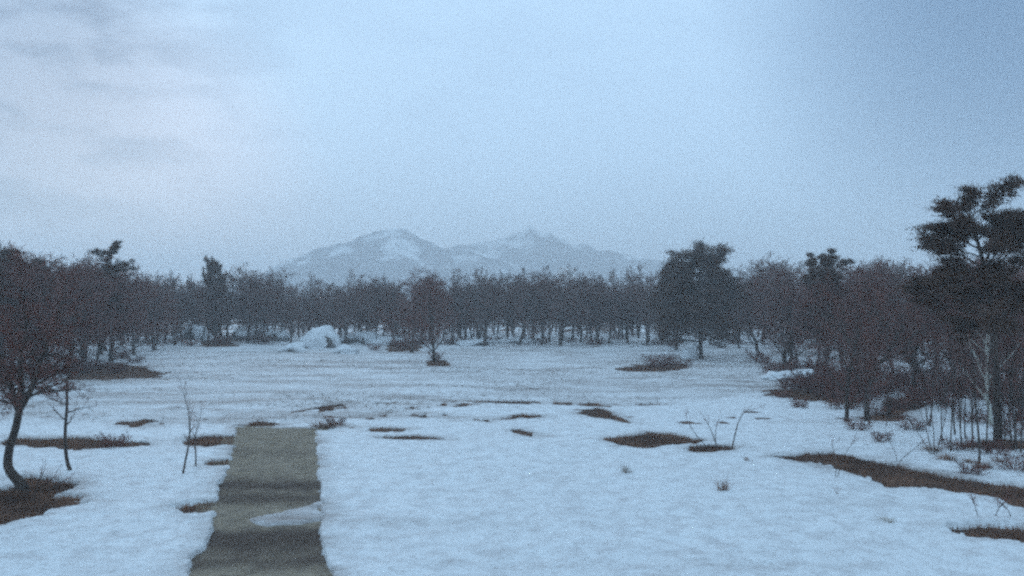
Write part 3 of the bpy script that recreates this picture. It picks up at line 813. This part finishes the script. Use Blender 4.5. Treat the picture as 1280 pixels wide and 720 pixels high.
for k in range(26):
    px = rng.uniform(1085, 1310); d = rng.uniform(45, 64)
    if px < 1150 and d < 55: continue
    x = X(px, d)
    plant(rng.choice(['slim0', 'slim1']), x, d, rng.uniform(2.6, 6.5), L5_, "sapling", G5, wide=rng.uniform(0.5, 0.9), name='sapling', rng=rng)
# bushes along the wood edges
def proto_bush(key, seed, h):
    rg = random.Random(seed); out = [[] for _ in range(6)]
    st = Style(kids=[9, 6, 5, 0], maxlev=3, ang=[50, 46, 44, 40], ratio=[.6, .55, .5, .5], start=[.05, .1, .1, .1], tipr=0.010, n=[4, 4, 3, 2, 2])
    for k in range(7):
        a = k * 0.9 + rg.uniform(-.3, .3); v = Vector((math.cos(a) * .7, math.sin(a) * .7, 1)).normalized()
        grow(rg, st, Vector((math.cos(a) * .15, math.sin(a) * .15, -.1)), v, h * rg.uniform(.7, 1), .03, 0, out)
    return tube_mesh("bush_" + key, [s for l in out for s in l], 3, M['twig']), h
BUSH = [proto_bush('a', 3, 1.6), proto_bush('b', 8, 1.6), proto_bush('c', 15, 1.6)]
def bush(x, d, h, label, group=None, wide=1.2):
    me, h0 = rng.choice(BUSH); s = h / h0
    o = link("bush", me, None, (x, d, H(x, d) - .03)); o.scale = (s * wide, s * wide, s); o.rotation_euler = (0, 0, rng.uniform(0, 6.28))
    return tag(o, label, "bush", group)
G6, L6_ = "bushes at the foot of the far treeline", "low dark bush at the foot of the far treeline beyond the snowfield"
for k in range(24):
    px = 175 + k * 32 + rng.uniform(-12, 12); d = rng.uniform(164, 186)
    if 350 < px < 440: continue
    bush(X(px, d), d, rng.uniform(1.2, 2.4), L6_, G6, 1.5)
G7, L7_ = "bushes along the edge of the right wood", "dark bush under the front trees of the right-hand wood"
for px, by, h in ((950, 447, 2.0), (965, 462, 1.8), (985, 480, 1.6), (1005, 488, 1.6), (1025, 492, 1.8), (1048, 490, 1.8), (1068, 496, 1.5), (1100, 512, 1.1), (1122, 505, 1.3), (1142, 496, 1.3), (1160, 492, 1.3), (1185, 508, 1.2), (1100, 490, 1.6), (1130, 478, 1.6), (1040, 475, 2), (1075, 470, 2), (1215, 520, 1.2), (1265, 540, 1.2), (1275, 520, 1.6), (1010, 465, 2), (1180, 480, 1.8), (1230, 500, 1.6), (1140, 535, .9), (1195, 560, .8), (1100, 550, .7), (1070, 535, .8), (1240, 566, .8), (1270, 585, .9), (1215, 590, .7), (1000, 505, .9), (975, 495, .8)):
    x, d = spot(px, by); bush(x, d, h, L7_, G7, 1.5)
for k in range(34):
    px = rng.uniform(960, 1300); d = rng.uniform(front(px) - 1, front(px) + 26)
    bush(X(px, d), d, rng.uniform(1.0, 2.6), L7_, G7, 1.4)
G8, L8_ = "bushes along the front of the left wood", "dark bush under the front trees of the left-hand wood"
for px, by, h in ((10, 475, 2), (30, 470, 2), (55, 472, 1.8), (78, 466, 1.8), (100, 464, 1.6), (122, 460, 1.6), (145, 464, 1.3), (170, 452, 1.3), (-20, 480, 2), (90, 455, 2), (150, 447, 1.6)):
    x, d = spot(px, by); bush(x, d, h, L8_, G8, 1.6)
for px, by, h, wd, lab in ((276, 432, 2.6, 1.2, "dark bush under the round-topped lone tree left of the boulder"),
                           (505, 436, 2.0, 1.5, "low dark bush between the boulder and the ivied tree"),
                           (468, 437, 1.6, 1.3, "small dark bush just right of the snowy boulder"),
                           (545, 450, 1.8, 0.9, "dark growth round the foot of the ivied tree"),
                           (823, 454, 2.2, 1.8, "wide dark bush on the melted patch left of the round-crowned pine"),
                           (850, 452, 1.4, 1.6, "low bush between the wide bush and the round-crowned pine"),
                           (145, 555, .8, 1.5, "low bush on the dark streak between the slim tree and the saplings"),
                           (420, 528, .7, 1.4, "small bush on the melted streak beyond the path's right corner")):
    x, d = spot(px, by); bush(x, d, h, lab, None, wd)

# ------------------------------------------------------------------ boulders
def boulder(px, by, wpx, hpx, label, seed, cap=0.62):
    x, d = spot(px, by); rx = wpx / F * d / 2; hh = hpx / F * d
    rs = np.random.RandomState(seed); z0 = H(x, d)
    nu, nv = 40, 20
    th = np.linspace(0, 2 * np.pi, nu, endpoint=False); ph = np.linspace(0, np.pi / 2, nv)
    T, Ph = np.meshgrid(th, ph)
    def shell(f, nzamp):
        dx, dy, dz = np.cos(T) * np.cos(Ph), np.sin(T) * np.cos(Ph), np.sin(Ph)
        k = 1 + nzamp * fbm(dx * 1.7 + seed, dy * 1.7 + dz * 1.3, seed, 4)
        p = 0.78
        return np.stack([np.sign(dx) * np.abs(dx) ** p * rx * k, np.sign(dy) * np.abs(dy) ** p * rx * .8 * k, dz ** .75 * hh * k * (1 - 0.45 * np.clip(-dx + .1, 0, 1)) * (1 + .22 * fbm(dx * 4 + seed, dy * 4 + dz * 3, seed + 9, 3))], -1) * f
    Vr = shell(1.0, 0.5)
    i = np.arange(nv - 1)[:, None]; j = np.arange(nu)[None, :]; j2 = (j + 1) % nu
    f = np.stack([i * nu + j, i * nu + j2, (i + 1) * nu + j2, (i + 1) * nu + j], -1).reshape(-1, 4)
    o = empty("boulder", (x, d, z0 - .25))
    link("rock", mesh_np("rock", Vr.reshape(-1, 3), f, M['rock'], True), o)
    Vc = Vr.copy(); edge = 1 - cap + 0.9 * fbm(np.cos(T) * 1.8 + seed, np.sin(T) * 1.8 + Ph * 1.5, seed + 3, 4)
    t = Ph / (np.pi / 2)
    thick = np.clip((t - edge) * 1.5, -0.06, 0.16)
    Vc = Vc * (1 + thick[..., None])
    link("snow_cap", mesh_np("snow_cap", Vc.reshape(-1, 3), f, M['cap'], True), o)
    return tag(o, label, "boulder")
boulder(400, 434, 46, 21, "big snow-capped boulder before the far treeline", 3, 0.86)
boulder(365, 438, 32, 11, "low snowy hump at the left foot of the big boulder", 5, .95)
boulder(446, 431, 50, 13, "long low snowy rock behind and right of the big boulder", 7, .88)
boulder(432, 440, 30, 9, "small snowy rock at the right foot of the big boulder", 9, .8)
boulder(312, 427, 50, 17, "snowy hump near the lone round-topped tree", 11, .8)
boulder(345, 429, 34, 14, "snowy hump midway between lone tree and big boulder", 13, .85)
boulder(240, 427, 34, 15, "snowy hump left of the lone round-topped tree", 15, .85)
boulder(480, 431, 46, 9, "low snowy bank under the trees between big boulder and ivied tree", 23, .92)
boulder(640, 430, 60, 7, "long shallow snowbank under the middle of the far treeline", 25, .95)
boulder(590, 432, 40, 9, "low snowy bank right of the ivied tree", 17, .9)
boulder(860, 444, 24, 16, "snow heap showing between the stems left of the round-crowned pine", 19, .95)
boulder(985, 468, 60, 12, "flat bright snow heap among bushes at the right wood's edge", 21, .95)

# ------------------------------------------------------------------ steam puff beyond the treeline
def puff():
    d = 255.0; c = W(709, 344, d); rs = np.random.RandomState(4)
    nu, nv = 24, 14
    T, Ph = np.meshgrid(np.linspace(0, 2 * np.pi, nu, endpoint=False), np.linspace(-np.pi / 2, np.pi / 2, nv))
    dx, dy, dz = np.cos(T) * np.cos(Ph), np.sin(T) * np.cos(Ph), np.sin(Ph)
    k = 1 + .5 * fbm(dx * 2 + 3, dz * 2 + dy, 6, 3)
    V = np.stack([dx * 2.5 * k, dy * 2.2 * k, dz * 2.1 * k], -1).reshape(-1, 3)
    i = np.arange(nv - 1)[:, None]; j = np.arange(nu)[None, :]; j2 = (j + 1) % nu
    f = np.stack([i * nu + j, i * nu + j2, (i + 1) * nu + j2, (i + 1) * nu + j], -1).reshape(-1, 4)
    m = bpy.data.materials.new("steam_cloud"); m.use_nodes = True; n = m.node_tree.nodes; n.clear()
    v = n.new("ShaderNodeVolumePrincipled"); v.inputs["Color"].default_value = (.999, .999, .999, 1); v.inputs["Density"].default_value = 0.7
    q = n.new("ShaderNodeOutputMaterial"); m.node_tree.links.new(v.outputs[0], q.inputs["Volume"])
    o = link("steam", mesh_np("steam", V, f, m, True), None, c)
    tag(o, "small white puff of steam above the far treeline below the mountains", None, None, 'stuff')
puff()

# ------------------------------------------------------------------ grasses nobody could count
def scatter(name, xs, ys, h, wd, mat, label, seed, per=1):
    rs = np.random.RandomState(seed); n = len(xs)
    z = base(xs, ys) if per == 1 else snow_z(xs, ys)[0]
    b = np.stack([xs, ys, z - .01], 1)
    b = np.repeat(b, per, 0); n *= per
    if per > 1: b[:, :2] += rs.normal(0, 0.09, (n, 2))
    a = rs.uniform(0, 6.283, n)
    hh = h * rs.uniform(.4, 1.2, n)
    t = b + np.stack([rs.normal(0, .5, n) * hh, rs.normal(0, .5, n) * hh, hh], 1)
    s = np.stack([np.cos(a), np.sin(a), np.zeros(n)], 1) * wd
    V = np.stack([b - s, b + s, t], 1).reshape(-1, 3)
    o = link(name, mesh_np(name, V, np.arange(n * 3).reshape(-1, 3), M[mat]))
    tag(o, label, None, None, 'stuff')
rs = np.random.RandomState(8)
n = 90000
yv = 14 + (56 - 14) * rs.uniform(0, 1, n) ** 0.9; k = np.interp(yv, ys, xl); k2 = np.interp(yv, ys, xr)
xv = k + (k2 - k) * rs.uniform(0, 1, n); m_, r_, _ = melt(xv, yv); ok = (m_ > .75) & (r_ < .3)
def damp_at(x, y):
    p = rowpx(y + 0.8 * fbm(x / 1.2, y / 2.5, 70, 3)); g = lambda c, wd: np.exp(-((p - c) / wd) ** 2)
    return .95 * g(600, 8) + .75 * g(617, 8) + 1.0 * g(668, 15) + .7 * g(692, 9) + .3 * g(560, 6) + .55 * g(655, 8) + .5 * g(760, 20)
dm = damp_at(xv, yv); wet = dm + rs.normal(0, .15, n) > .45
thinner = rs.uniform(0, 1, n) < .55
scatter("path_grass", xv[ok & ~wet], yv[ok & ~wet], 0.07, 0.011, 'grass_olive', "short olive dead grass on the dry stretches of the path", 1)
scatter("path_grass", xv[ok & wet & thinner], yv[ok & wet & thinner], 0.08, 0.010, 'grass_dark', "short dark sodden grass on the damp bands of the path", 11)
pxs, pys = [], []
for poly, rag in POLYS:
    lo = poly.min(0) - 1; hi = poly.max(0) + 1
    nn = int(min(26000, max(1500, 170 * (hi - lo).prod())))
    x_ = rs.uniform(lo[0], hi[0], nn); y_ = rs.uniform(lo[1], hi[1], nn)
    m_, _, _ = melt(x_, y_); o_ = (m_ > .55) & (poly_sd(PATHW, x_, y_) > 0.1)
    pxs.append(x_[o_]); pys.append(y_[o_])
scatter("dead_grass", np.concatenate(pxs), np.concatenate(pys), 0.20, 0.014, 'grass_brown', "matted dead grass on the melted patches", 2)
n = 16000
yv = 58 + 100 * rs.uniform(0, 1, n); xv = yv * rs.uniform(-.54, .40, n)
dens = thin_of(xv, yv) * sstep(-.15, .35, fbm(xv / 10, yv / 4, 91, 4))
ok = rs.uniform(0, 1, n) < dens
scatter("marsh_grass", xv[ok], yv[ok], 0.20, 0.010, 'grass_pale', "pale grass tips coming through the thin snow of the marsh", 3, per=7)
